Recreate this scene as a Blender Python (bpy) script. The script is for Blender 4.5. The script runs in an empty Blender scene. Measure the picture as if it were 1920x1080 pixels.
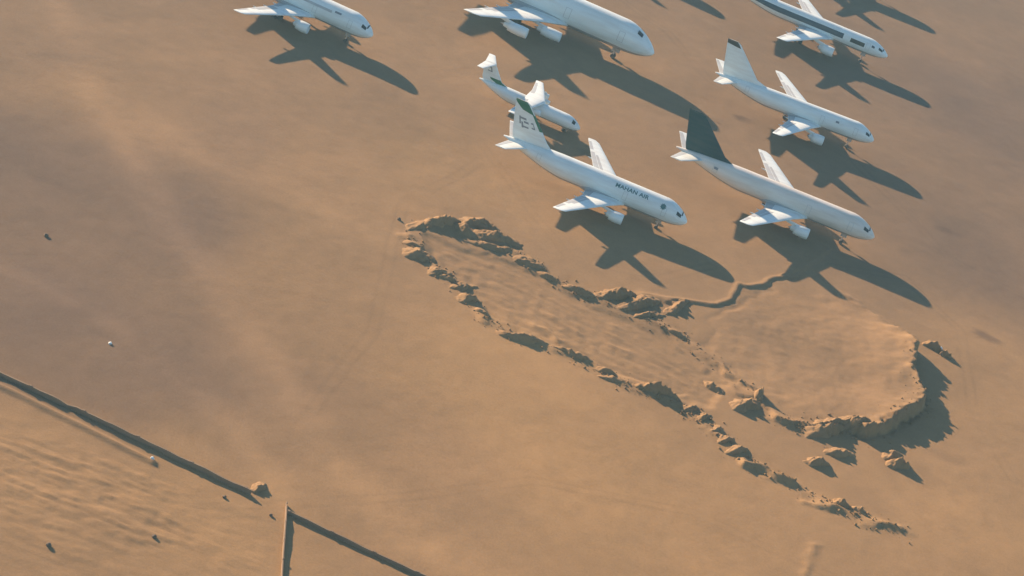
import bpy, bmesh, math, random
import numpy as np
from mathutils import Vector, Matrix
R=math.radians
S=bpy.context.scene
COL=S.collection
rng=random.Random(7)

# ------------------------------------------------------------------ camera
ELEV=0.43776423; ROLL=-0.37786105; PXM=10.2527; DIST=478.74; FOCAL=PXM*DIST   # pixels at 1920 wide
fwd=Vector((0,math.cos(ELEV),-math.sin(ELEV))); rt0=Vector((1,0,0)); up0=rt0.cross(fwd)
cr,sr=math.cos(ROLL),math.sin(ROLL)
rt=rt0*cr-up0*sr; up=rt0*sr+up0*cr
CAM=-fwd*DIST
cam_d=bpy.data.cameras.new('camera'); cam=bpy.data.objects.new('camera',cam_d); COL.objects.link(cam); S.camera=cam
M=Matrix((rt,up,-fwd)).transposed().to_4x4(); M.translation=CAM; cam.matrix_world=M
cam_d.sensor_width=36; cam_d.lens=36*FOCAL/1920; cam_d.clip_start=5; cam_d.clip_end=30000
# ------------------------------------------------------------------ light
SUN_AZ=R(144.2); SUN_EL=R(17.06)
sd=Vector((math.cos(SUN_AZ)*math.cos(SUN_EL),math.sin(SUN_AZ)*math.cos(SUN_EL),math.sin(SUN_EL)))
w=bpy.data.worlds.new('World'); S.world=w; w.use_nodes=True
nt=w.node_tree; bg=nt.nodes['Background']; sky=nt.nodes.new('ShaderNodeTexSky'); sky.sky_type='NISHITA'; sky.sun_disc=False
sky.sun_elevation=SUN_EL; sky.sun_rotation=math.atan2(sd.x,sd.y); sky.altitude=900; sky.air_density=1.0; sky.dust_density=0.0; sky.ozone_density=0.8
nt.links.new(sky.outputs[0],bg.inputs[0]); bg.inputs[1].default_value=0.072
sl=bpy.data.lights.new('sun','SUN'); sl.energy=5.0; sl.angle=R(0.7); sl.color=(1,.70,.46)
so=bpy.data.objects.new('sun',sl); COL.objects.link(so); so.rotation_euler=(-sd).to_track_quat('-Z','Y').to_euler()
S.view_settings.view_transform='Standard'; S.view_settings.look='None'; S.view_settings.exposure=1.45; S.view_settings.gamma=1

def g(px,py,z=0.0):
    d=fwd*FOCAL+rt*(px-960)-up*(py-540)
    t=(z-CAM.z)/d.z
    return CAM+d*t

# ------------------------------------------------------------------ helpers
def tag(o,label=None,cat=None,group=None,kind=None):
    if label:o['label']=label
    if cat:o['category']=cat
    if group:o['group']=group
    if kind:o['kind']=kind
    return o
def mesh_obj(name,verts,faces,mat,parent=None,angle=35,mats=None,midx=None):
    me=bpy.data.meshes.new(name); me.from_pydata([tuple(v) for v in verts],[],faces); me.update()
    o=bpy.data.objects.new(name,me); COL.objects.link(o)
    for m in (mats or [mat]): me.materials.append(m)
    if midx: me.polygons.foreach_set('material_index',midx)
    me.polygons.foreach_set('use_smooth',[True]*len(me.polygons))
    me.set_sharp_from_angle(angle=R(angle))
    if parent:o.parent=parent
    return o
class MB:
    def __init__(s): s.v=[];s.f=[]
    def add(s,v,f):
        n=len(s.v); s.v+=[tuple(q) for q in v]; s.f+=[tuple(i+n for i in q) for q in f]
    def box(s,c,d,rz=0):
        x,y,z=[k/2 for k in d]; q=[]
        for a in(-1,1):
            for b in(-1,1):
                for e in(-1,1):
                    X,Y=a*x,b*y
                    q.append((c[0]+X*math.cos(rz)-Y*math.sin(rz),c[1]+X*math.sin(rz)+Y*math.cos(rz),c[2]+e*z))
        s.add(q,[(0,1,3,2),(4,6,7,5),(0,4,5,1),(2,3,7,6),(0,2,6,4),(1,5,7,3)])
    def tube(s,a,b,r1,r2=None,n=14):
        a=Vector(a);b=Vector(b);r2=r1 if r2 is None else r2
        d=(b-a).normalized();u=d.orthogonal().normalized();v=d.cross(u)
        q=[];
        for p,r in((a,r1),(b,r2)):
            for i in range(n):
                t=2*math.pi*i/n;q.append(p+u*r*math.cos(t)+v*r*math.sin(t))
        f=[(i,(i+1)%n,n+(i+1)%n,n+i) for i in range(n)]+[tuple(range(n-1,-1,-1)),tuple(range(n,2*n))]
        s.add(q,f)
    def lathe_x(s,prof,c,n=24):
        # profile of (x,r) revolved about an x axis through c
        q=[];
        for x,r in prof:
            for i in range(n):
                t=2*math.pi*i/n;q.append((c[0]+x,c[1]+r*math.cos(t),c[2]+r*math.sin(t)))
        f=[]
        for j in range(len(prof)-1):
            for i in range(n):
                f.append((j*n+i,j*n+(i+1)%n,(j+1)*n+(i+1)%n,(j+1)*n+i))
        s.add(q,f)
    def build(s,name,mat,parent=None,angle=35): return mesh_obj(name,s.v,s.f,mat,parent,angle)

def paint(name,col,rough=.38,dirt=.25,metal=0,dcol=(.34,.25,.17)):
    m=bpy.data.materials.new(name);m.use_nodes=True;t=m.node_tree;b=t.nodes['Principled BSDF']
    tc=t.nodes.new('ShaderNodeTexCoord');mp=t.nodes.new('ShaderNodeMapping');mp.inputs['Scale'].default_value=(.12,.7,.7)
    n=t.nodes.new('ShaderNodeTexNoise');n.inputs['Scale'].default_value=1.6;n.inputs['Detail'].default_value=6
    rp=t.nodes.new('ShaderNodeValToRGB');rp.color_ramp.elements[0].position=.42;rp.color_ramp.elements[1].position=.75
    mu=t.nodes.new('ShaderNodeMath');mu.operation='MULTIPLY';mu.inputs[1].default_value=dirt
    mx=t.nodes.new('ShaderNodeMix');mx.data_type='RGBA';mx.inputs[6].default_value=(*col,1);mx.inputs[7].default_value=(*dcol,1)
    t.links.new(tc.outputs['Object'],mp.inputs[0]);t.links.new(mp.outputs[0],n.inputs[0]);t.links.new(n.outputs[0],rp.inputs[0])
    t.links.new(rp.outputs[0],mu.inputs[0]);t.links.new(mu.outputs[0],mx.inputs[0]);t.links.new(mx.outputs[2],b.inputs['Base Color'])
    b.inputs['Roughness'].default_value=rough;b.inputs['Metallic'].default_value=metal
    return m
WHITE=paint('white_paint',(.71,.79,.78)); GREYW=paint('dusty_white_paint',(.68,.66,.60),.5,.3)
BELLY=paint('grey_belly_paint',(.34,.37,.38)); METAL=paint('bare_metal',(.55,.55,.55),.35,.2,.6)
DARK=paint('dark_glass',(.02,.024,.03),.15,.1); RUBBER=paint('rubber',(.03,.03,.03),.8,.4)
NAVY=paint('navy_paint',(.035,.055,.075),.4,.15); DGREEN=paint('dark_green_paint',(.004,.036,.040),.7,.08)
GREEN=paint('green_paint',(.008,.13,.055),.5,.08); BLACK=paint('black_paint',(.03,.026,.018),.5,.15); GREYM=paint('grey_marking',(.20,.23,.26),.5,.2)
TEAL=paint('teal_marking',(.05,.15,.16),.5,.2); PANEL=paint('wing_panel_grey',(.42,.46,.48),.45,.3)

# ------------------------------------------------------------------ aircraft
def prof_fn(r,zc,L0,L1,hump=0.0,noselen=5.6,taillen=15.5,droop=.55):
    """returns station(x)->(cy_halfwidth, ztop, zbot)"""
    def st(x):
        w=r; zt=zc+r; zb=zc-r
        if x>L0-noselen:
            u=min(1,(x-(L0-noselen))/noselen)
            k=max(0.0,1-u**2.1)**.56; kt=max(0.0,1-u**1.55)**.75
            w=r*k; zn=zc-r*droop*.55
            zt=zn+(zc+r-zn)*kt; zb=zn-(zn-(zc-r))*k
        if x<L1+taillen:
            u=min(1,((L1+taillen)-x)/taillen)
            w=r*(1-u**1.6*.88); zt=zc+r-(r*.38)*u**2; zb=zc-r+(2*r*.80)*u**1.45
            if zt-zb<.25: zb=zt-.25
        if hump:
            a=1/(1+math.exp(-(x-(L0-20))/1.3)); zt+=hump*a*(max(0,1-max(0,(x-(L0-6.6))/6.6)**2)**.8 if x>L0-6.6 else 1)
        return w,zt,zb
    return st
def ring_pt(st,x,th,off=0):
    # th: 0 = starboard (-y), pi/2 = top
    w,zt,zb=st(x); mid=(zt+zb)/2; h=(zt-zb)/2
    return Vector((x,-(w+off)*math.cos(th),mid+(h+off)*math.sin(th)))
def fuselage(st,L0,L1,mat,belly,parent,n=36):
    xs=[L0-.0001,L0-.06,L0-.2,L0-.45,L0-.8,L0-1.2,L0-1.7,L0-2.3,L0-3,L0-3.8,L0-4.7,L0-5.6,L0-6.6,L0-7.6]
    x=L0-9
    while x>L1+.6: xs.append(x); x-=1.1
    xs+= [L1+.3,L1]
    v=[];f=[]
    for x in xs:
        for i in range(n): v.append(ring_pt(st,x,2*math.pi*i/n))
    for j in range(len(xs)-1):
        for i in range(n): f.append((j*n+i,j*n+(i+1)%n,(j+1)*n+(i+1)%n,(j+1)*n+i))
    f.append(tuple(range((len(xs)-1)*n,len(xs)*n)));f.append(tuple(range(n-1,-1,-1)))
    mi=[]
    for q in f:
        i=(min(q)%n); th=2*math.pi*(i+.5)/n
        mi.append(1 if (len(q)==4 and math.sin(th)<-.62) else 0)
    return mesh_obj('fuselage',v,f,None,parent,50,[mat,belly],mi)
def patch(st,x0,x1,t0,t1,nx,nt,off=.035):
    v=[];f=[]
    for i in range(nx+1):
        for j in range(nt+1):
            v.append(ring_pt(st,x0+(x1-x0)*i/nx,t0+(t1-t0)*j/nt,off))
    for i in range(nx):
        for j in range(nt):
            a=i*(nt+1)+j; f.append((a,a+1,a+nt+2,a+nt+1))
    return v,f
def both(mb,st,x0,x1,t0,t1,nx,nt,off=.035):
    mb.add(*patch(st,x0,x1,t0,t1,nx,nt,off)); mb.add(*patch(st,x0,x1,math.pi-t0,math.pi-t1,nx,nt,off))
def sides(name,mat,parent,st,x0,x1,t0,t1,nx,nt,off=.035):
    for s_ in(0,1):
        q=MB(); q.add(*(patch(st,x0,x1,math.pi-t0,math.pi-t1,nx,nt,off) if s_ else patch(st,x0,x1,t0,t1,nx,nt,off))); q.build(name,mat,parent)
def foil(secs,axis='z'):
    """secs: (le,te,thickness ratio); closed loft"""
    U=[0,.012,.05,.12,.25,.42,.62,.82,1]
    def yt(u): return 5*(.2969*math.sqrt(u)-.126*u-.3516*u*u+.2843*u**3-.1015*u**4)
    v=[];f=[]
    for le,te,t in secs:
        le=Vector(le);te=Vector(te);c=(te-le).length
        A=Vector((0,0,1)) if axis=='z' else Vector((0,1,0))
        for u in U: v.append(le.lerp(te,u)+A*(yt(u)*t*c+.004))
        for u in U[-1::-1][:-1]: v.append(le.lerp(te,u)-A*(yt(u)*t*c+.004))
    n=2*len(U)-1
    for j in range(len(secs)-1):
        for i in range(n): f.append((j*n+i,j*n+(i+1)%n,(j+1)*n+(i+1)%n,(j+1)*n+i))
    f.append(tuple(range(n-1,-1,-1)));f.append(tuple(range((len(secs)-1)*n,len(secs)*n)))
    return v,f
def foil_pt(secs,s,u,side,axis,off):
    """a point on the skin; s spanwise in section units, u chordwise, side +-1"""
    i=min(int(s),len(secs)-2);k=s-i
    le=Vector(secs[i][0]).lerp(Vector(secs[i+1][0]),k);te=Vector(secs[i][1]).lerp(Vector(secs[i+1][1]),k);t=secs[i][2]*(1-k)+secs[i+1][2]*k
    c=(te-le).length; y=5*(.2969*math.sqrt(u)-.126*u-.3516*u*u+.2843*u**3-.1015*u**4)*t*c+off
    A=Vector((0,0,1)) if axis=='z' else Vector((0,1,0))
    return le.lerp(te,u)+A*y*side
def foil_patch(secs,quad,side,axis,off=.03,n=6):
    """quad: four (s,u) corners"""
    v=[];f=[]
    for i in range(n+1):
        for j in range(n+1):
            a,b=i/n,j/n
            s=(quad[0][0]*(1-a)+quad[1][0]*a)*(1-b)+(quad[3][0]*(1-a)+quad[2][0]*a)*b
            u=(quad[0][1]*(1-a)+quad[1][1]*a)*(1-b)+(quad[3][1]*(1-a)+quad[2][1]*a)*b
            v.append(foil_pt(secs,s,u,side,axis,off))
    for i in range(n):
        for j in range(n):
            a=i*(n+1)+j; f.append((a,a+1,a+n+2,a+n+1))
    return v,f
def engine(c,r,L,parent,mat,pyl_to,n=24):
    mb=MB()
    mb.lathe_x([(L*.30,r*.80),(L*.44,r*.84),(L*.50,r*.93),(L*.49,r*.985),(L*.42,r*1.03),(L*.2,r*1.08),(-L*.05,r*1.05),(-L*.28,r*.90),(-L*.30,r*.84),(-L*.30,r*.60),(-L*.46,r*.46),(-L*.5,r*.42),(-L*.5,r*.36),(-L*.3,r*.34)],c,n)
    e=mb.build('engine',mat,parent)
    q=MB(); q.lathe_x([(L*.36,.001),(L*.33,r*.12),(L*.28,r*.26),(L*.275,r*.82)],c,n); q.build('fan',DARK,e)
    q=MB(); q.lathe_x([(-L*.32,r*.33),(-L*.5,r*.26),(-L*.66,.01)],c,n); q.build('exhaust_cone',METAL,e)
    v,f=foil([((c[0]+L*.22,c[1],c[2]+r*.9),(c[0]-L*.42,c[1],c[2]+r*.5),.07),((pyl_to[0]+L*.18,c[1],pyl_to[2]),(pyl_to[0]-L*.62,c[1],pyl_to[2]),.06)],'y')
    mesh_obj('pylon',v,f,mat,e)
    return e
def wheel(mb,p,r,wd): mb.tube((p[0],p[1]-wd/2,p[2]),(p[0],p[1]+wd/2,p[2]),r,r,18)
def gear(name,parent,x,y,ztop,pairs,r,wd,sp):
    mb=MB(); mb.tube((x,y,ztop),(x,y,r),.14,.11,10); mb.tube((x,y,ztop*.75),(x+1.0,y,ztop),.07,.07,8)
    if len(pairs)>1: mb.box((x,y,r),(abs(pairs[0]-pairs[-1])+.2,.16,.16))
    for px in pairs: mb.box((x+px,y,r),(.12,sp*2,.12))
    mb.box((x+.1,y+.3 if y>=0 else y-.3,ztop-.9),(1.3,.05,1.2))
    o=mb.build(name,METAL,parent)
    for px in pairs:
        for sy in(-1,1):
            q=MB(); wheel(q,(x+px,y+sy*sp,r),r,wd); q.build('wheel',RUBBER,o)
def curved_text(body,st,x0,th0,size,mat,parent,name='lettering',scale_x=1.0):
    cu=bpy.data.curves.new(name,'FONT'); cu.body=body; cu.size=size; cu.space_character=1.05; cu.offset=.02*size
    t=bpy.data.objects.new(name,cu); COL.objects.link(t); dg=bpy.context.evaluated_depsgraph_get()
    me=bpy.data.meshes.new_from_object(t.evaluated_get(dg)); bpy.data.objects.remove(t); bpy.data.curves.remove(cu)
    bm=bmesh.new(); bm.from_mesh(me); bmesh.ops.triangulate(bm,faces=bm.faces)
    bmesh.ops.subdivide_edges(bm,edges=[e for e in bm.edges if e.calc_length()>.25],cuts=2)
    r=st(x0)[0]
    for v in bm.verts:
        p=ring_pt(st,x0+v.co.x*scale_x,th0+v.co.y/r,.05); v.co=p
    bm.to_mesh(me); bm.free(); me.materials.clear(); me.materials.append(mat)
    o=bpy.data.objects.new(name,me); COL.objects.link(o); o.parent=parent
    return o

def jet(spec):
    P=dict(r=2.35,zc=5.0,L0=21,L1=-24,hump=0,body=WHITE,belly=BELLY,fin=WHITE,wing=WHITE,eng=((7.9,5.7,2.3,1.15,3.9),),engmat=WHITE,winz=.34,decor=None,winglet=False,wingthin=1.0)
    P.update(spec)
    X,Y,yaw,k,m=P['at']
    root=bpy.data.objects.new('passenger_jet',None); COL.objects.link(root)
    root.location=(X,Y,0); root.rotation_euler=(0,0,yaw); root.scale=(k*m,k,k); root.empty_display_size=2
    tag(root,P['label'],'airliner','parked airliners')
    r,zc,L0,L1=P['r'],P['zc'],P['L0'],P['L1']
    st=prof_fn(r,zc,L0,L1,P['hump'])
    fus=fuselage(st,L0,L1,P['body'],P['belly'],root)
    # wing root fairing
    q=MB(); v=[];f=[];nn=20;xs=[8.2,7.2,5,2,-2,-4.6,-6]
    for i,x in enumerate(xs):
        kk=[.05,.55,.9,1,1,.6,.05][i]
        for j in range(nn):
            t=2*math.pi*j/nn; v.append((x,r*1.06*kk*math.cos(t),zc-r*.62+r*.52*kk*math.sin(t)))
    for i in range(len(xs)-1):
        for j in range(nn): f.append((i*nn+j,i*nn+(j+1)%nn,(i+1)*nn+(j+1)%nn,(i+1)*nn+j))
    mesh_obj('wing_fairing',v,f,P['belly'],root)
    # cockpit glass
    hz=P['hump']
    if hz: sides('cockpit_window',DARK,root,st,L0-3.5,L0-2.6,R(52),R(74),4,5,.05)
    else:
        sides('cockpit_window',DARK,root,st,L0-2.9,L0-1.75,R(28),R(50),4,3,.05); 
        q=MB();q.add(*patch(st,L0-1.72,L0-1.45,R(50),R(130),2,10,.05));q.build('windscreen',DARK,root)
    for dx in (L0-6.2,L0-15.5,L1+8.6):
        for s in(0,1):
            q=MB(); a0,a1=R(-14),R(-14)+1.9/r
            for (xa,xb,ta,tb) in((dx,dx+.06,a0,a1),(dx+.95,dx+1.01,a0,a1),(dx+.06,dx+.95,a0,a0+.05/r),(dx+.06,dx+.95,a1-.05/r,a1)):
                if s: ta,tb=math.pi-ta,math.pi-tb
                q.add(*patch(st,xa,xb,ta,tb,1,5,.03))
            q.build('cabin_door',PANEL,root)
    # wings
    wr=r*.55
    for s in(-1,1):
        secs=[((6.9,s*wr,zc-r*.72),(-2.6,s*wr,zc-r*.72),.13),((3.4,s*7.6,zc-r*.72+.75),(-2.7,s*7.6,zc-r*.72+.75),.115),((-4.2,s*21.2,4.75),(-7.0,s*21.2,4.75),.095),((-5.2,s*21.9,4.85),(-7.1,s*21.9,4.85),.07)]
        v,f=foil(secs); wg=mesh_obj('wing',v,f,P['wing'],root)
        for (sa,sb,ua,ub) in((.18,.95,.78,.985),(1.05,1.62,.76,.985),(1.70,1.96,.77,.985)):
            v,f=foil_patch(secs,((sa,ua),(sb,ua),(sb,ub),(sa,ub)),1,'z',.03); mesh_obj('flap',v,f,PANEL,wg)
        v,f=foil_patch(secs,((1.08,.60),(1.55,.60),(1.55,.735),(1.08,.735)),1,'z',.03); mesh_obj('spoiler',v,f,PANEL,wg)
        for sp in(.55,1.15,1.42):
            a=foil_pt(secs,sp,.72,-1,'z',0);b=foil_pt(secs,sp,1,-1,'z',0); q=MB()
            q.tube(a-Vector((0,0,.05)),a.lerp(b,.7)-Vector((0,0,.22)),.08,.26,10);q.tube(a.lerp(b,.7)-Vector((0,0,.22)),b+Vector((-.9,0,-.1)),.26,.05,10); q.build('flap_track_fairing',P['wing'],wg)
        if P['winglet']:
            v,f=foil([((-5.4,s*21.9,4.85),(-7.1,s*21.9,4.85),.07),((-6.7,s*22.3,6.3),(-7.7,s*22.3,6.3),.06)],'y'); mesh_obj('winglet',v,f,P['wing'],wg)
        for (ey,ex,ez,er,el) in P['eng']:
            sw=(ey-wr)/(7.6-wr) if ey<7.6 else 1+(ey-7.6)/13.6
            pt=foil_pt(secs,min(sw,1.9),.22,-1,'z',-.15)
            engine((ex,s*ey,ez),er,el,root,P['engmat'],pt)
        # tailplane
        zt=zc+r*.45
        ts=[((-17.3,s*.5,zt),(-22.6,s*.5,zt),.10),((-22.0,s*8.1,zt+.85),(-24.5,s*8.1,zt+.85),.08)]
        v,f=foil(ts); tp=mesh_obj('tailplane',v,f,P['wing'],root)
        v,f=foil_patch(ts,((.12,.72),(.95,.72),(.95,.985),(.12,.985)),1,'z',.02); mesh_obj('elevator',v,f,PANEL,tp)
    # fin
    fz=zc+r-.35
    dz=P.get('dorsal',0); fs=[((-9.0-dz,0,fz),(-22.0,0,fz-.35),.055),((-13.2-dz*.3,0,fz+1.25),(-22.5,0,fz+.9),.075),((-20.6,0,15.1),(-24.3,0,15.1),.08),((-21.6,0,15.6),(-24.4,0,15.6),.06)]
    v,f=foil(fs,'y'); fn=mesh_obj('fin',v,f,P['fin'],root)
    rm=P.get('ruddermat',P['fin'])
    if P['decor']: P['decor'](root,st,fn,fs,P)
    # gear
    gear('nose_gear',root,L0-6.0,0,zc-r+.5,(0,),.42,.26,.28)
    for s in(-1,1):
        gear('main_gear',root,-1.6,s*4.1,zc-r+1.0,(-.75,.75),.55,.34,.42)
    return root,st
def fin_patch(fn,fs,quad,mat,name='fin_marking',off=.03):
    for s in(-1,1):
        mb=MB(); mb.add(*foil_patch(fs,quad,s,'y',off)); mb.build(name,mat,fn)
def decor_green(root,st,fn,fs,P):
    fin_patch(fn,fs,((2.0,.0),(3.0,.0),(3.0,.97),(2.0,.97)),GREEN)
    fin_patch(fn,fs,((1.72,.0),(2.0,.0),(2.0,.97),(1.80,.60)),GREEN)
    fin_patch(fn,fs,((1.30,.0),(1.74,.0),(1.74,.13),(1.30,.10)),GREEN)
    for (s0,s1,u0,u1) in((1.50,1.56,.50,.74),(1.40,1.46,.44,.62),(1.24,1.42,.66,.72),(1.34,1.58,.74,.79),(1.26,1.31,.48,.66)):
        fin_patch(fn,fs,((s0,u0),(s1,u0),(s1,u1),(s0,u1)),GREYM,off=.04)
    for (s0,s1,u0,u1) in((1.30,1.50,.24,.27),(1.30,1.34,.24,.36),(1.44,1.48,.24,.34)):
        fin_patch(fn,fs,((s0,u0),(s1,u0),(s1,u1),(s0,u1)),GREYM,off=.04)
    curved_text('MAHAN AIR',st,3.2,R(33),1.25,TEAL,root,'lettering',1.12)
    v=[ring_pt(st,14.8,R(31),.045)]                  # round emblem behind the cockpit
    for i in range(20):
        t=2*math.pi*i/20; a=.75 if i%2 else .5; v.append(ring_pt(st,14.8+a*math.cos(t),R(31)+a*math.sin(t)/P['r'],.06))
    mesh_obj('emblem',v,[(0,i+1,(i+1)%20+1) for i in range(20)],TEAL,root)
def decor_dark_fin(root,st,fn,fs,P):
    sides('door_panel',GREYM,root,st,-15.2,-14.3,R(8),R(24),2,2,.03)
def decor_black_tip(root,st,fn,fs,P):
    fin_patch(fn,fs,((1.86,.0),(3.0,.0),(3.0,.985),(1.93,.985)),BLACK)
    sides('marking',GREYM,root,st,9.6,10.5,R(22),R(34),2,2,.035)
def decor_stripe(root,st,fn,fs,P):
    sides('side_stripe',NAVY,root,st,-16,8.6,R(-4),R(32),40,5,.04)
    sides('dark_marking',BLACK,root,st,10.6,14.4,R(-4),R(24),8,4,.04)
    sides('small_marking',NAVY,root,st,16.2,17.0,R(18),R(34),3,3,.04)
def decor_faint(root,st,fn,fs,P):
    sides('side_stripe',PANEL,root,st,-6,10.2,R(22),R(34),20,3,.035)
    sides('marking',GREYM,root,st,10.9,12.6,R(30),R(40),4,2,.04)

jet(dict(at=(8.8,52.3,R(-2.4),.939,.96),r=2.62,label='white airliner with green topped fin and dark side lettering',decor=decor_green,dorsal=3.6))
jet(dict(at=(45.5,81.0,R(-1.1),.989,1.028),r=2.5,body=GREYW,fin=DGREEN,label='dull greyish airliner with an all dark green tail fin',decor=decor_dark_fin,dorsal=2.2))
jet(dict(at=(46.3,137.2,R(3.0),.943,.938),r=2.32,label='plain white airliner whose white fin has a black tip',decor=decor_black_tip))
jet(dict(at=(45.5,201.6,R(-2.5),.988,1.007),r=2.1,winglet=False,label='slim white airliner with a long dark stripe along its side, behind the black tipped one',decor=decor_stripe,fin=NAVY))
jet(dict(at=(-65.3,85.6,R(-7.4),.939,.94),r=2.65,label='white airliner standing alone at the upper left, its tail outside the picture',decor=decor_faint,fin=GREEN))
jet(dict(at=(-19.6,138.3,R(-6.3),1.224,1.176),r=2.75,zc=4.9,hump=.45,eng=((8.2,5.0,2.4,.95,4.0),(15.2,.7,3.0,.95,4.0)),label='huge four engined airliner with a humped upper deck',decor=None,fin=WHITE))
jet(dict(at=(-9.3,209.1,R(-10.5),.98,1.0),r=2.2,label='white airliner beyond the top edge, whose shadow nose shows right of the humped jet',decor=None,fin=GREEN))
jet(dict(at=(47.7,261.5,R(-1.5),.95,1.0),r=1.95,label='white airliner beyond the top right, seen only by its nose and wing shadow',decor=None,fin=NAVY))

def regional(at):
    X,Y,yaw,k=at
    root=bpy.data.objects.new('regional_jet',None); COL.objects.link(root); root.location=(X,Y,0); root.rotation_euler=(0,0,yaw); root.scale=(k,k,k)
    tag(root,'small high winged T tail jet half hidden behind the green topped fin','airliner','parked airliners')
    st=prof_fn(1.75,2.75,13.5,-13.8,noselen=4,taillen=9,droop=.5)
    fuselage(st,13.5,-13.8,WHITE,BELLY,root,28)
    sides('cockpit_window',DARK,root,st,11.2,12.0,R(30),R(70),4,4,.04)
    for s in(-1,1):
        secs=[((3.4,0,4.75),(-1.6,0,4.7),.15),((1.9,s*5,4.6),(-1.5,s*5,4.58),.13),((-.6,s*13.2,4.15),(-2.5,s*13.2,4.15),.11)]
        v,f=foil(secs); wg=mesh_obj('wing',v,f,WHITE,root)
        v,f=foil_patch(secs,((.5,.72),(1.75,.72),(1.75,.97),(.5,.97)),1,'z',.02); mesh_obj('flap',v,f,PANEL,wg)
        for ey,ex in((4.3,2.4),(8.0,1.2)):
            engine((ex,s*ey,3.35),.68,2.7,root,WHITE,(ex,s*ey,4.35),18)
        ts=[((-11.0,s*.1,8.55),(-13.9,s*.1,8.5),.10),((-12.9,s*5.5,8.5),(-14.5,s*5.5,8.5),.08)]
        v,f=foil(ts); mesh_obj('tailplane',v,f,WHITE,root)
    fs=[((-5.5,0,4.1),(-13.0,0,3.9),.06),((-8.3,0,5.0),(-13.4,0,4.8),.09),((-11.0,0,8.5),(-14.0,0,8.5),.10)]
    v,f=foil(fs,'y'); fn=mesh_obj('fin',v,f,WHITE,root)
    for (s0,s1,u0,u1) in((1.45,1.78,.42,.50),(1.45,1.52,.42,.72),(1.70,1.78,.42,.66)):
        fin_patch(fn,fs,((s0,u0),(s1,u0),(s1,u1),(s0,u1)),GREYM,off=.04)
    fin_patch(fn,fs,((.2,.03),(1.1,.02),(1.1,.6),(.2,.42)),GREEN)
    gear('nose_gear',root,9.8,0,1.4,(0,),.32,.2,.2)
    for s in(-1,1): gear('main_gear',root,-.8,s*2.1,1.8,(0,),.45,.26,.3)
regional((-10.76,83.24,-.1149,.877))

# ------------------------------------------------------------------ terrain
NR=np.random.RandomState(11); LAT=NR.rand(512,512)
def vnoise(x,y):
    xi=np.floor(x).astype(int);yi=np.floor(y).astype(int);fx=x-xi;fy=y-yi
    fx=fx*fx*fx*(fx*(fx*6-15)+10);fy=fy*fy*fy*(fy*(fy*6-15)+10)
    a=LAT[xi%512,yi%512];b=LAT[(xi+1)%512,yi%512];c=LAT[xi%512,(yi+1)%512];d=LAT[(xi+1)%512,(yi+1)%512]
    return (a*(1-fx)+b*fx)*(1-fy)+(c*(1-fx)+d*fx)*fy
def fbm(x,y,o=4):
    s=0;a=.5;t=0
    for i in range(o): s=s+a*vnoise(x*2**i+17.3*i,y*2**i+9.1*i);t+=a;a*=.5
    return s/t-.5
def W(pts): return np.array([g(*p)[:2] for p in pts])
def seg_d(X,Y,a,b):
    ax,ay=a;bx,by=b;dx,dy=bx-ax,by-ay;L=dx*dx+dy*dy+1e-9
    t=np.clip(((X-ax)*dx+(Y-ay)*dy)/L,0,1)
    return np.hypot(X-ax-t*dx,Y-ay-t*dy)
def line_d(X,Y,pts):
    d=np.full(X.shape,1e9)
    for a,b in zip(pts[:-1],pts[1:]): d=np.minimum(d,seg_d(X,Y,a,b))
    return d
def poly_sd(X,Y,pts):
    n=len(pts);d=np.full(X.shape,1e9);ins=np.zeros(X.shape,bool)
    for i in range(n):
        a=pts[i];b=pts[(i+1)%n];d=np.minimum(d,seg_d(X,Y,a,b))
        c=((a[1]>Y)!=(b[1]>Y)); 
        if abs(b[1]-a[1])>1e-9: ins^=c&(X<(b[0]-a[0])*(Y-a[1])/(b[1]-a[1])+a[0])
    return np.where(ins,d,-d)
def sstep(a,b,x):
    t=np.clip((x-a)/(b-a),0,1);return t*t*(3-2*t)
PLV=[(1500,560,0),(1560,552,0),(1612,574,.15),(1672,606,.6),(1698,620,2.2),(1717,636,3.0),(1714,690,2.7),(1742,738,2.5),(1705,768,2.5),(1630,800,2.4),(1585,790,.9),(1530,800,.55),(1455,785,.6),(1425,745,.5),(1380,735,.2),(1330,690,0),(1280,640,0),(1330,600,0),(1420,565,0),(1560,690,.5),(1480,660,.1)]
PLAT=np.array([g(*p)[:2] for p in PLV[:-2]]); PLI=[(g(*p),p[2]) for p in PLV]
UPPER=W([(1160,545),(1230,556),(1262,562),(1300,568),(1345,573),(1372,564),(1382,545),(1384,537),(1402,541),(1432,539),(1442,529),(1492,519),(1560,470),(1500,430),(1300,430),(1120,470)])
STRIP=W([(800,440),(860,462),(940,482),(1010,512),(1060,545),(1130,580),(1220,620),(1300,672),(1360,720),(1330,760),(1280,748),(1200,712),(1130,690),(1050,650),(940,620),(900,580),(860,535),(800,490)])
UW=g(1165,548).x
WALLA=W([(-60,672),(483,930)]); TRACK=W([(-60,698),(30,738),(285,866)]); TRACK2=W([(-60,684),(300,850)])
LINES=[(W([(1555,538),(1612,573)]),.18),(W([(1625,580),(1680,610),(1712,630)]),.10),(W([(1245,625),(1300,665),(1370,715),(1425,742)]),-.28),(W([(1330,600),(1400,562),(1450,540)]),-.10),
 (W([(1000,605),(1060,635)]),.30),(W([(1030,590),(1085,622)]),.22),(W([(1140,640),(1180,655)]),.16),(W([(1345,620),(1318,680),(1330,700)]),-.08),(W([(1270,742),(1300,728),(1240,690)]),.10),
 (W([(1524,1022),(1508,1085)]),.12),(W([(970,600),(1100,665),(1180,700),(1290,735)]),-.12),(W([(1150,552),(1250,560)]),.35),(W([(1400,868),(1485,905)]),.55),(W([(1505,938),(1570,957)]),.30),(W([(1620,985),(1690,992)]),.25)]
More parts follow.
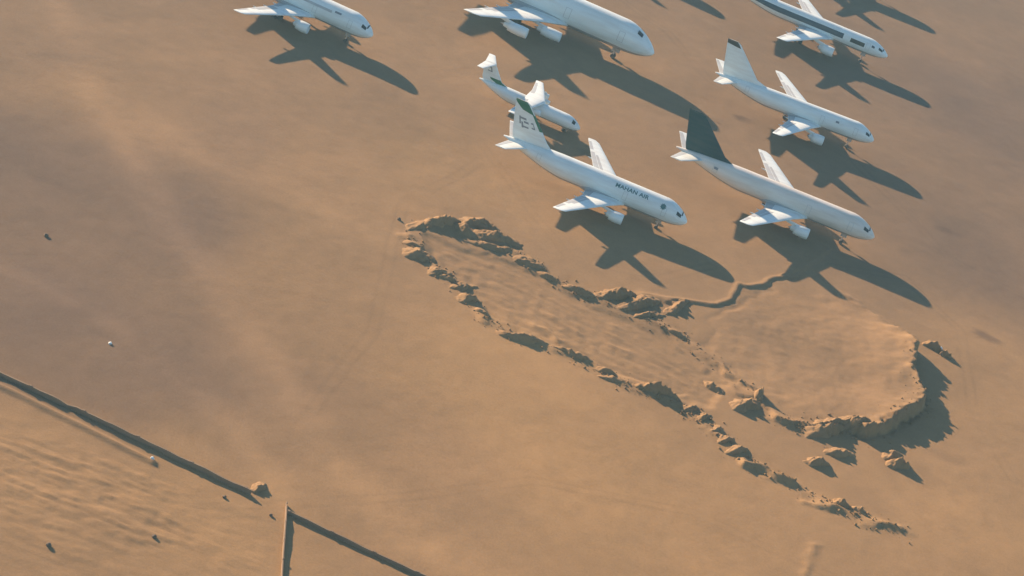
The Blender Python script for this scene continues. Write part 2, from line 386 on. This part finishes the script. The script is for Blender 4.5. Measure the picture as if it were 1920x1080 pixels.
ROUGH=W([(-80,740),(480,940),(530,960),(520,1100),(-80,1200)])
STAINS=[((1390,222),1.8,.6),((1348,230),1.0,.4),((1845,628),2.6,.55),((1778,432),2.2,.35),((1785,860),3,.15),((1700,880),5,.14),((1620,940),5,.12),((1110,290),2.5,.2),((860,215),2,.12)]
GLARE_TRACKS=[([(90,-20),(170,170),(330,430),(470,620),(620,860),(780,1020),(960,1100)],4,1.0),([(250,220),(420,320),(620,400),(720,450)],5,.6),([(-20,480),(200,600),(420,790),(520,900),(530,940)],3,.6),  # wide pale streaks: window glare painted on; narrow ones are wheel tracks
 ([(500,935),(560,800),(700,620),(760,380),(900,300)],1,-.35),([(515,945),(760,930),(1000,900),(1300,960),(1560,1080)],1,-.3),([(1930,560),(1780,480),(1600,300),(1330,150),(1250,60),(1100,-50)],1,-.35),
 ([(1940,300),(1760,250),(1450,110),(1300,20)],1,.3),([(760,200),(900,260),(1060,480),(1240,520),(1330,500)],1,-.3),([(1900,900),(1820,760),(1800,620),(1700,520),(1560,500)],1,-.35),([(1320,600),(1500,640),(1640,700)],1,-.25),([(820,470),(1000,550),(1200,650),(1330,720)],1,-.4),([(830,490),(1010,590),(1190,690)],1,-.4),
 ([(-20,860),(150,900),(330,990),(430,1100)],1,-.4),([(500,960),(380,960),(200,900),(-20,800)],1,-.4)]
ROWS=[W([(790,422),(850,418),(905,440),(960,472),(1010,500),(1060,536),(1110,556),(1190,590),(1245,612),(1290,640),(1350,690),(1420,742)]),W([(765,445),(790,480),(840,518),(880,556),(915,600),(950,626),(1020,645),(1110,680),(1165,716),(1205,732),(1275,756),(1320,790),(1372,836),(1400,866),(1480,905),(1560,950),(1620,975),(1690,996)]),W([(1455,788),(1530,812),(1600,806)])]
def height(X,Y):
    wx=X+fbm(X*.35,Y*.35,3)*2.6; wy=Y+fbm(X*.35+40,Y*.35+7,3)*2.6
    Z=fbm(X*.02,Y*.02,3)*.9+fbm(X*.12+3,Y*.12,3)*.16+fbm(X*.5,Y*.5,3)*.05
    near=np.clip(1-np.abs(fbm(X*.01,Y*.01,2)),0,1)
    sd=poly_sd(wx,wy,PLAT)
    num=0;den=0
    for c_,z_ in PLI:
        w_=1/(((X-c_.x)**2+(Y-c_.y)**2)+2.0)**1.6; num=num+w_*z_; den=den+w_
    hp=num/den*(.5+.5*np.exp(-np.maximum(sd,0)/7))*1.02
    Z+=hp*sstep(-.35-.12*hp,.1,sd)
    rim=np.exp(-((sd-.5)/.7)**2)*(.1+.5*np.clip(fbm(X*.5+9,Y*.5,3)+.2,0,1)); Z+=rim*sstep(.6,1.8,hp)
    su=poly_sd(X*.6+wx*.4,Y*.6+wy*.4,UPPER); Z+=(.13+.20*np.exp(-((su-.45)/.5)**2))*sstep(-.4,.15,su)*np.exp(-line_d(X,Y,UPPER[:13])/6)*1.15*sstep(UW,UW+9,X)
    ss=poly_sd(wx,wy,STRIP); Z-=.35*sstep(-1.2,1.2,ss)
    Z+=np.where(ss>0,.04*np.sin((X*.35+Y*1.05)*1.6+fbm(X*.1,Y*.1,2)*8)*sstep(0,4,ss),0)
    for pts,h in LINES:
        d=line_d(wx,wy,pts); Z+=h*np.exp(-(d/.75)**2)*(1+1.2*fbm(X*.4,Y*.4,2))
    for pts in ROWS:
        d=line_d(wx,wy,pts); Z+=(.36+.8*fbm(X*.22,Y*.22,3))*np.exp(-(d/1.25)**2)
    Z+=sstep(0,3,ss)*(np.abs(fbm(X*.35,Y*.5,4))*.35+fbm(X*.8,Y*.8,3)*.10)
    Z+=sstep(.5,4,sd)*(fbm(X*.25+31,Y*.25,4)*.30+fbm(X*.9,Y*.9,3)*.09)
    gul=np.abs(fbm(X*.55+3,Y*.55+8,3)); Z-=np.exp(-((sd+.2)/1.0)**2)*sstep(.8,2,hp)*sstep(.10,.0,gul)*.9
    # bank and ruts by the perimeter wall
    d=line_d(X+.4*fbm(X*.4,Y*.4,2),Y,TRACK); Z+=.45*np.exp(-(d/.55)**2)
    d=line_d(X,Y,TRACK2); Z+=.18*np.exp(-(d/.5)**2)
    sr_=sstep(0,3,poly_sd(X,Y,ROUGH))
    rr=fbm(X*.16+5,Y*.55,4)*.45+np.abs(fbm(X*.22,Y*1.3+30,4))*.6
    core=sstep(14,4,line_d(X,Y,W([(60,900),(220,960)])))+.45*sstep(9,2,line_d(X,Y,W([(200,850),(330,900)])))+.3*sstep(8,2,line_d(X,Y,W([(60,1010),(130,1060)])))+.25*sstep(8,2,line_d(X,Y,W([(360,1000),(460,1040)])))
    rr=rr+np.abs(fbm(X*.3+70,Y*1.9+3,3))*.45; Z+=sr_*(rr*(.18+.70*core))
    return Z
cs=[g(0,0),g(1920,0),g(0,1080),g(1920,1080)]
x0=min(c.x for c in cs)-25;x1=max(c.x for c in cs)+15;y0=min(c.y for c in cs)-15;y1=max(c.y for c in cs)+60
def axis(a,b,st,far=2600):
    core=list(np.arange(a,b,st)); lo=[];hi=[];d=st*2;x=a
    while x>-far: x-=d; lo.append(x); d*=1.45
    d=st*2;x=core[-1]
    while x<far: x+=d; hi.append(x); d*=1.45
    return np.array(lo[::-1]+core+hi)
AX=axis(x0,x1,.42);AY=axis(y0,y1,.5)
GX,GY=np.meshgrid(AX,AY,indexing='ij'); GZ=height(GX,GY)
fade=sstep(600,100,np.hypot(GX,GY-40)); GZ=GZ*fade+(1-fade)*(-.2)
nx,ny=GX.shape
def apron_flat(Z):   # jets stand level with z=0
    return Z
me=bpy.data.meshes.new('ground'); nv=nx*ny
me.vertices.add(nv); me.vertices.foreach_set('co',np.stack([GX,GY,GZ-.0],-1).reshape(-1).astype(np.float32))
I=np.arange(nv).reshape(nx,ny); q=np.stack([I[:-1,:-1],I[1:,:-1],I[1:,1:],I[:-1,1:]],-1).reshape(-1,4); nf=len(q)
me.loops.add(nf*4); me.loops.foreach_set('vertex_index',q.reshape(-1).astype(np.int32))
me.polygons.add(nf); me.polygons.foreach_set('loop_start',(np.arange(nf)*4).astype(np.int32)); me.polygons.foreach_set('use_smooth',np.ones(nf,bool)); me.update(); me.validate()
# soil maps: broad soil tone with vignette and window glare painted in, and stains
GLARE_TONE=[(100,100,.22),(60,300,.0),(300,400,.08),(60,600,.0),(300,690,.1),(600,500,.72),(600,300,.6),(450,250,.3),(850,350,.92),(1100,120,.6),(1400,250,.5),(1650,60,.3),(1850,200,.08),(1850,500,.2),(1850,750,.85),(1550,700,.7),(1150,600,.8),
 (1100,900,1.05),(750,870,.68),(1400,1050,.92),(430,1020,1.05),(100,830,.95),(300,960,1.0),(100,1010,.85),(200,110,.55),(150,170,.6),(180,740,.15),(1850,1000,.9),(860,700,1.1),(300,-100,.3),(1200,-100,.35),(1900,-100,.2)]  # pale points near centre and upper left paint window reflections
num=0;den=0;tx=GX+fbm(GX*.03,GY*.03,3)*22;ty=GY+fbm(GX*.03+50,GY*.03,3)*30
for (a_,b_,c_) in GLARE_TONE:
    p_=g(a_,b_);w_=1/(((tx-p_.x)**2+((ty-p_.y)*.8)**2)+60)**1.4;num=num+w_*c_;den=den+w_
loose=np.clip(num/den+fbm(GX*.012+9,GY*.012,3)*.12,0,1.15)  # dark to pale ground mix, carrying the painted vignette and glare
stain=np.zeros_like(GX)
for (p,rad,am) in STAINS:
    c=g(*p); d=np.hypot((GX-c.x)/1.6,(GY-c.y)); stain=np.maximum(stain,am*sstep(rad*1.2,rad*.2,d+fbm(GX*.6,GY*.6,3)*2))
at=me.attributes.new('loose','FLOAT','POINT'); at.data.foreach_set('value',loose.reshape(-1).astype(np.float32))  # dark to pale ground mix with painted vignette and window glare
track=np.zeros_like(GX)  # wheel tracks plus the painted glare streaks
for pts,wd,am in GLARE_TRACKS:
    P_=W(pts); dx=fbm(GX*.05,GY*.05,2)*1.5; d=line_d(GX+dx,GY+dx,P_)
    n_=.6+1.2*fbm(GX*.09+wd,GY*.09,3)
    if wd>1.5: track+=am*np.exp(-(d/wd)**2)*n_
    else: track+=am*(np.exp(-((d-1.0)/.35)**2))*n_
track=np.clip(track,-1,1)
at=me.attributes.new('track','FLOAT','POINT'); at.data.foreach_set('value',track.reshape(-1).astype(np.float32))  # wheel tracks and painted glare streaks
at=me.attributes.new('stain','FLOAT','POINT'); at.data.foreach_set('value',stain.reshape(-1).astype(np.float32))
def soil(name,attrs=True):
    m=bpy.data.materials.new(name);m.use_nodes=True;t=m.node_tree;b=t.nodes['Principled BSDF'];N=t.nodes.new;Lk=t.links.new
    tc=N('ShaderNodeTexCoord')
    geo=N('ShaderNodeNewGeometry')
    def noise(sc,det,rough=.55,dist=0):
        n=N('ShaderNodeTexNoise');n.inputs['Scale'].default_value=sc;n.inputs['Detail'].default_value=det;n.inputs['Roughness'].default_value=rough;n.inputs['Distortion'].default_value=dist;Lk(geo.outputs['Position'],n.inputs['Vector']);return n
    def mix(f,a,bb,bt='MIX'):
        x=N('ShaderNodeMix');x.data_type='RGBA';x.blend_type=bt
        for s,v in((0,f),(6,a),(7,bb)):
            if isinstance(v,(int,float)):x.inputs[s].default_value=v
            elif isinstance(v,tuple):x.inputs[s].default_value=(*v,1)
            else:Lk(v,x.inputs[s])
        return x.outputs[2]
    def ramp(src,p0,p1):
        r=N('ShaderNodeMapRange');r.inputs[1].default_value=p0;r.inputs[2].default_value=p1;r.clamp=True;Lk(src,r.inputs[0]);return r.outputs[0]
    if attrs:
        a=N('ShaderNodeAttribute');a.attribute_name='loose';fac=a.outputs['Fac']  # ground mix that includes the painted glare and edge darkening
    else: fac=.75
    c=mix(fac,(.146,.102,.073),(.316,.200,.094))
    def vary(c,src,p0,p1,lo,hi):
        return mix(1.0,c,mix(ramp(src,p0,p1),lo,hi),'MULTIPLY')
    c=vary(c,noise(.013,3,.5,.6).outputs[0],.35,.68,(.94,.95,.97),(1.10,1.09,1.06))
    c=vary(c,noise(.035,4,.55,.8).outputs[0],.32,.70,(.92,.92,.93),(1.07,1.06,1.05))
    c=vary(c,noise(.25,6,.6).outputs[0],.3,.75,(.94,.93,.92),(1.05,1.05,1.05))
    c=vary(c,noise(2.5,5,.7).outputs[0],.3,.8,(.90,.90,.90),(1.11,1.11,1.11))
    c=vary(c,noise(9,3,.7).outputs[0],.35,.7,(.93,.93,.93),(1.07,1.07,1.07))
    if attrs:
        a=N('ShaderNodeAttribute');a.attribute_name='track';c=vary(c,a.outputs['Fac'],-1,1,(.66,.67,.70),(1.34,1.32,1.28))  # tints painted glare streaks as well as wheel tracks
    if attrs:
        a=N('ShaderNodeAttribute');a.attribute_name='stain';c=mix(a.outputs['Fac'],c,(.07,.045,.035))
    Lk(c,b.inputs['Base Color']);b.inputs['Roughness'].default_value=.95;b.inputs['Specular IOR Level'].default_value=.15
    bp=N('ShaderNodeBump');bp.inputs['Strength'].default_value=.35;bp.inputs['Distance'].default_value=.12;Lk(noise(1.8,7,.65).outputs[0],bp.inputs['Height']);Lk(bp.outputs[0],b.inputs['Normal'])
    return m
SOIL=soil('desert_soil');HEAP=soil('heaped_soil',False)
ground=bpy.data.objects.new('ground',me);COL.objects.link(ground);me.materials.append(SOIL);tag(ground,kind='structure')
def gz(x,y): 
    return float(height(np.array([[x]]),np.array([[y]]))[0,0])
bpy.context.view_layer.update()
for o in list(COL.objects):
    if o.parent is None and o.name.split('.')[0] in('passenger_jet','regional_jet'):
        o.location.z=gz(o.location.x,o.location.y)+.0

# ------------------------------------------------------------------ dusty air
hv=MB(); ex=max(abs(AX[0]),abs(AX[-1]),abs(AY[0]),abs(AY[-1]))+60; zlo=float(GZ.min())-1; zhi=CAM.z+6
hv.box((0,0,(zlo+zhi)/2),(2*ex,2*ex,zhi-zlo))
HZ=bpy.data.materials.new('dusty_air');HZ.use_nodes=True;t=HZ.node_tree
for n in list(t.nodes):
    if n.type=='BSDF_PRINCIPLED':t.nodes.remove(n)
pv=t.nodes.new('ShaderNodeVolumePrincipled');pv.inputs['Color'].default_value=(.35,.74,1,1);pv.inputs['Density'].default_value=.00013;pv.inputs['Anisotropy'].default_value=.3
t.links.new(pv.outputs[0],[n for n in t.nodes if n.type=='OUTPUT_MATERIAL'][0].inputs['Volume'])
haze=hv.build('haze',HZ);tag(haze,kind='stuff')

# ------------------------------------------------------------------ heaps
def heap(p1,p2,wd,h,label,group=None,seed=0,flat=.35,name='dirt_mound'):
    a=g(*p1);b=g(*p2);c=(a+b)/2;L=(b-a).length/2+wd*.45;ang=math.atan2(b.y-a.y,b.x-a.x)
    n1=max(30,min(90,int(L*8)));n2=30;v=[];f=[]
    for i in range(n1+1):
        for j in range(n2+1):
            u=(i/n1*2-1);t=(j/n2*2-1);x=u*L*1.25;y=t*wd*.62
            wx=x+(fbm(np.array(x*.7+seed*7.1+c.x),np.array(y*.7+c.y),3))*1.3; wy=y+(fbm(np.array(x*.7+c.x+3),np.array(y*.7+seed*3.7),3))*1.1
            cy=-.12*wd+.22*wd*float(fbm(np.array(x*.55+seed*2.3),np.array(.5+seed),2)); dy=wy-cy
            ny_=dy/(wd*.62) if dy>0 else -dy/(wd*.30)
            e=math.sqrt((abs(wx)/L)**2.2+ny_**2)
            prof=max(0,1-e)**.85
            rid=1-2*abs(float(fbm(np.array(x*.9+seed*5.3+11),np.array(y*.9+seed),3)))
            lump=.5+.55*rid**2+.22*float(fbm(np.array(x*2.3+seed),np.array(y*2.3),3))
            z=1.45*h*prof*lump if prof>0 else 0
            z-=.35*max(0,min(1,(e-.95)/.2))
            X=c.x+x*math.cos(ang)-y*math.sin(ang)-c.x;Y=x*math.sin(ang)+y*math.cos(ang)
            v.append((X,Y,z))
    xs=np.array([q[0]+c.x for q in v]);ys=np.array([q[1]+c.y for q in v]);hz=height(xs[None],ys[None])[0];z0=gz(c.x,c.y)
    v=[(q[0],q[1],q[2]+float(hz[i])-z0-.03) for i,q in enumerate(v)]
    for i in range(n1):
        for j in range(n2): k=i*(n2+1)+j;f.append((k,k+n2+1,k+n2+2,k+1))
    o=mesh_obj(name,v,f,HEAP,None,70);o.location=(c.x,c.y,z0);tag(o,label,'dirt mound',group);return o
GU='earth heaps edging the far side of the dug strip';GL='earth heaps edging the near side of the dug strip';GR='loose earth heaps below the raised bank'
HE=[
 ((765,428),(795,420),2.2,.5,'low pale sand bump at the far left tip of the oval strip',GU),
 ((800,420),(850,416),3.2,1.5,'long sharp ridge casting the first dark shadow left of the broad lumpy heap',GU),
 ((862,425),(880,440),3.4,1.3,'short heap between the sharp ridge and the broad lumpy heap',GU),
 ((885,415),(915,425),5.0,1.5,'far crest of the broad lumpy heap cluster',GU),
 ((905,440),(955,450),5.0,1.4,'broad lumpy heap with several small peaks at the strip\'s far side',GU),
 ((880,452),(950,470),2.5,.8,'narrow earth ridge along the foot of the broad lumpy heap',GU),
 ((975,487),(1005,497),3.2,.9,'small round heap just right of the broad lumpy cluster',GU),
 ((1015,512),(1040,524),2.0,.6,'low dark clod heap midway along the far side of the strip',GU),
 ((1065,538),(1105,552),2.4,.9,'narrow heap before the grey shadowed pile near the green finned jet\'s shadow',GU),
 ((1125,555),(1180,553),3.6,1.5,'large pile with a grey shadow under the white jet\'s fin shadow',GU),
 ((1165,575),(1225,562),3.6,1.3,'second lobe of the grey shadowed pile with a pale crest',GU),
 ((1190,592),(1240,588),2.0,.7,'low lip of earth in front of the grey shadowed pile',GU),
 ((1252,585),(1285,565),2.4,1.1,'slanting pale ridge at the mouth of the scalloped edge',GU),
 ((1252,618),(1285,634),1.8,.6,'small brown heap below the slanting pale ridge',GU),
 ((762,455),(785,462),2.4,.45,'flat low bump on the strip\'s left end',GL),
 ((770,478),(800,480),4.2,1.1,'curled heap with a rounded crest at the strip\'s left end',GL),
 ((808,510),(838,510),2.4,.7,'small low heap below the curled heap',GL),
 ((830,520),(856,524),2.2,.8,'short wedge shaped heap next below the small low one',GL),
 ((850,538),(885,532),2.4,.9,'thin blade like heap with a bright top edge',GL),
 ((865,560),(893,560),2.8,1.0,'rounded heap with a dark notch right of the blade like heap',GL),
 ((898,582),(915,592),1.8,.5,'tiny heap where the row turns into a straight bank',GL),
 ((945,624),(1015,640),3.2,.9,'long brown bank on the near side of the strip',GL),
 ((1045,652),(1100,672),2.6,.8,'second long bank right of the long brown bank',GL),
 ((1122,692),(1150,700),2.0,.6,'short low bank with a pale stripe across it',GL),
 ((1130,705),(1165,716),1.6,.5,'low ridge just under the pale striped short bank',GL),
 ((1200,724),(1262,744),2.8,1.7,'high curved bank with a wide dark hollow in front',GL),
 ((1283,768),(1303,762),1.8,.9,'first of the small humps right of the dark hollow',GL),
 ((1310,786),(1325,776),1.5,.8,'second small hump from the dark hollow',GL),
 ((1335,808),(1350,802),1.4,.55,'third and smallest hump from the dark hollow',GL),
 ((1350,828),(1370,822),1.7,.7,'fourth hump from the dark hollow',GL),
 ((1366,848),(1395,840),2.0,.9,'last and widest hump in the near side row',GL),
 ((1330,718),(1350,732),2.2,1.0,'pointed heap inside the strip with a red brown shadow',GR),
 ((1380,762),(1412,756),3.6,1.4,'pale topped pile at the left corner of the raised bank',GR),
 ((1418,752),(1424,738),1.6,1.5,'thin upright spur of earth on the raised bank\'s left corner',GR),
 ((1520,815),(1575,800),4.0,1.3,'biggest loose heap below the raised bank',GR),
 ((1580,800),(1612,798),3.4,1.2,'heap wedged between the biggest loose heap and the wide bank shadow',GR),
 ((1520,868),(1540,866),2.6,1.2,'bright faced heap standing alone below the raised bank',GR),
 ((1555,848),(1590,850),2.8,1.0,'low twin peaked heap right of the bright faced one',GR),
 ((1660,858),(1680,852),2.6,1.1,'upper heap of the pair at the lower right',GR),
 ((1672,874),(1692,872),2.8,1.6,'taller lower heap of the pair at the lower right',GR),
 ((1570,942),(1588,948),2.2,1.0,'left of two round heaps at the row\'s lower end',GL),
 ((1604,954),(1618,962),2.0,1.0,'right of two round heaps at the row\'s lower end',GL),
]
for i,(a,b,wd,h,lab,gr) in enumerate(HE): heap(a,b,wd*1.15,h*.88,lab,gr,i)
heap((474,918),(492,908),2.2,.7,'small heap of earth at the end of the long wall by the gap',None,77)

# loose clods spread along the heaps and below the bank: far too many to count
bm=bmesh.new(); rc=random.Random(3); PATHS=ROWS+[PLAT[5:12]]
for k in range(1500):
    P_=PATHS[rc.choice([0,0,1,1,1,2,3])]; i=rc.randrange(len(P_)-1); t=rc.random(); c=P_[i]*(1-t)+P_[i+1]*t
    x=c[0]+rc.gauss(0,1.6); y=c[1]+rc.gauss(0,1.6); rr_=.07+.26*rc.random()**3
    m_=Matrix.Translation((x,y,gz(x,y)+rr_*.3))@Matrix.Rotation(rc.random()*6,4,'Z')@Matrix.Rotation(rc.random()*6,4,'X')@Matrix.Diagonal((rr_,rr_*(.6+.5*rc.random()),rr_*.7,1))
    bmesh.ops.create_icosphere(bm,subdivisions=1,radius=1,matrix=m_)
me_=bpy.data.meshes.new('rubble');bm.to_mesh(me_);bm.free();me_.materials.append(HEAP);o=bpy.data.objects.new('rubble',me_);COL.objects.link(o);tag(o,kind='stuff')
# ------------------------------------------------------------------ perimeter walls
WALLM=paint('mud_block',(.24,.165,.10),.95,.6,0,(.12,.085,.06))
CAP=paint('wall_coping',(.42,.32,.23),.9,.4)
def wall(p1,p2,h,th,label,post=6.0):
    a=Vector(g(*p1)[:2]);b=Vector(g(*p2)[:2]);d=(b-a);L=d.length;ang=math.atan2(d.y,d.x)
    root=bpy.data.objects.new('perimeter_wall',None);COL.objects.link(root);root.location=(a.x,a.y,0);root.rotation_euler=(0,0,ang);tag(root,label,'wall','perimeter walls')
    mb=MB();cp=MB();n=int(L/1.5);pz=[gz(*(a+d*i/n)) for i in range(n+1)]
    v=[];f=[]
    for i in range(n+1):
        x=L*i/n;hh=h*(1+.22*(rng.random()-.5)-(.45 if rng.random()<.05 else 0));
        for (yy,zz) in((-th*.65,pz[i]-.4),(-th*.5,pz[i]+hh),(th*.5,pz[i]+hh),(th*.65,pz[i]-.4)): v.append((x,yy,zz))
    for i in range(n):
        for j in range(3): k=i*4+j;f.append((k,k+1,k+5,k+4))
    f+=[(0,3,2,1),(n*4,n*4+1,n*4+2,n*4+3)]
    mesh_obj('wall_panel',v,f,WALLM,root,30)
    x=0
    while x<=L:
        z=pz[min(n,int(round(x/L*n)))];q=MB();q.box((x,0,z+h*.55),(.4,th*1.4,h*1.14));q.build('pier',WALLM,root);x+=post
    return root
wall((-45,684),(470,926),.8,.28,'long mud coloured wall across the lower left corner, ending at the gap',9)
wall((540,963),(900,1131),.65,.24,'lower wall right of the gap, running off the bottom edge',7)
wall((537,946),(527,1090),.55,.15,'thin wall running toward the bottom edge from the corner by the gap',5)

heap((1738,646),(1760,654),2.6,1.3,'low earth shoulder trailing right from the top corner of the tall bank',None,91)
heap((1768,664),(1778,668),2.0,1.1,'small dark earth lump at the right end of the bank\'s top shadow',None,92)
# ------------------------------------------------------------------ scattered stones
STONE=paint('stone',(.30,.23,.17),.9,.4);DSTONE=paint('dark_stone',(.09,.065,.045),.9,.3)
def stone(p,r,label,mat):
    c=g(*p);bm=bmesh.new();bmesh.ops.create_icosphere(bm,subdivisions=2,radius=r)
    for v in bm.verts: v.co*=1+.35*(rng.random()-.5);v.co.z*=.8
    me=bpy.data.meshes.new('boulder');bm.to_mesh(me);bm.free();me.materials.append(mat);o=bpy.data.objects.new('boulder',me);COL.objects.link(o)
    o.location=(c.x,c.y,gz(c.x,c.y)+r*.35);tag(o,label,'boulder','scattered boulders')
stone((1764,653),.38,'small white boulder between the tall bank and the dark earth lump',WHITE)
stone((86,442),.4,'lone dark boulder on bare ground far left, halfway down',DSTONE)
stone((206,645),.3,'pale boulder above the long wall at left',WHITE)
stone((285,861),.35,'pale boulder beside the track next to the long wall',WHITE)
stone((421,931),.32,'small dark boulder below the end of the long wall',DSTONE)
stone((508,966),.3,'small dark boulder in the wall gap',DSTONE)
stone((90,1025),.4,'dark boulder in the rutted ground at the lower left',DSTONE)
stone((288,1008),.35,'tiny boulder on smooth sand right of the ruts',DSTONE)
stone((748,412),.4,'small dark boulder at the far left tip of the strip',DSTONE)
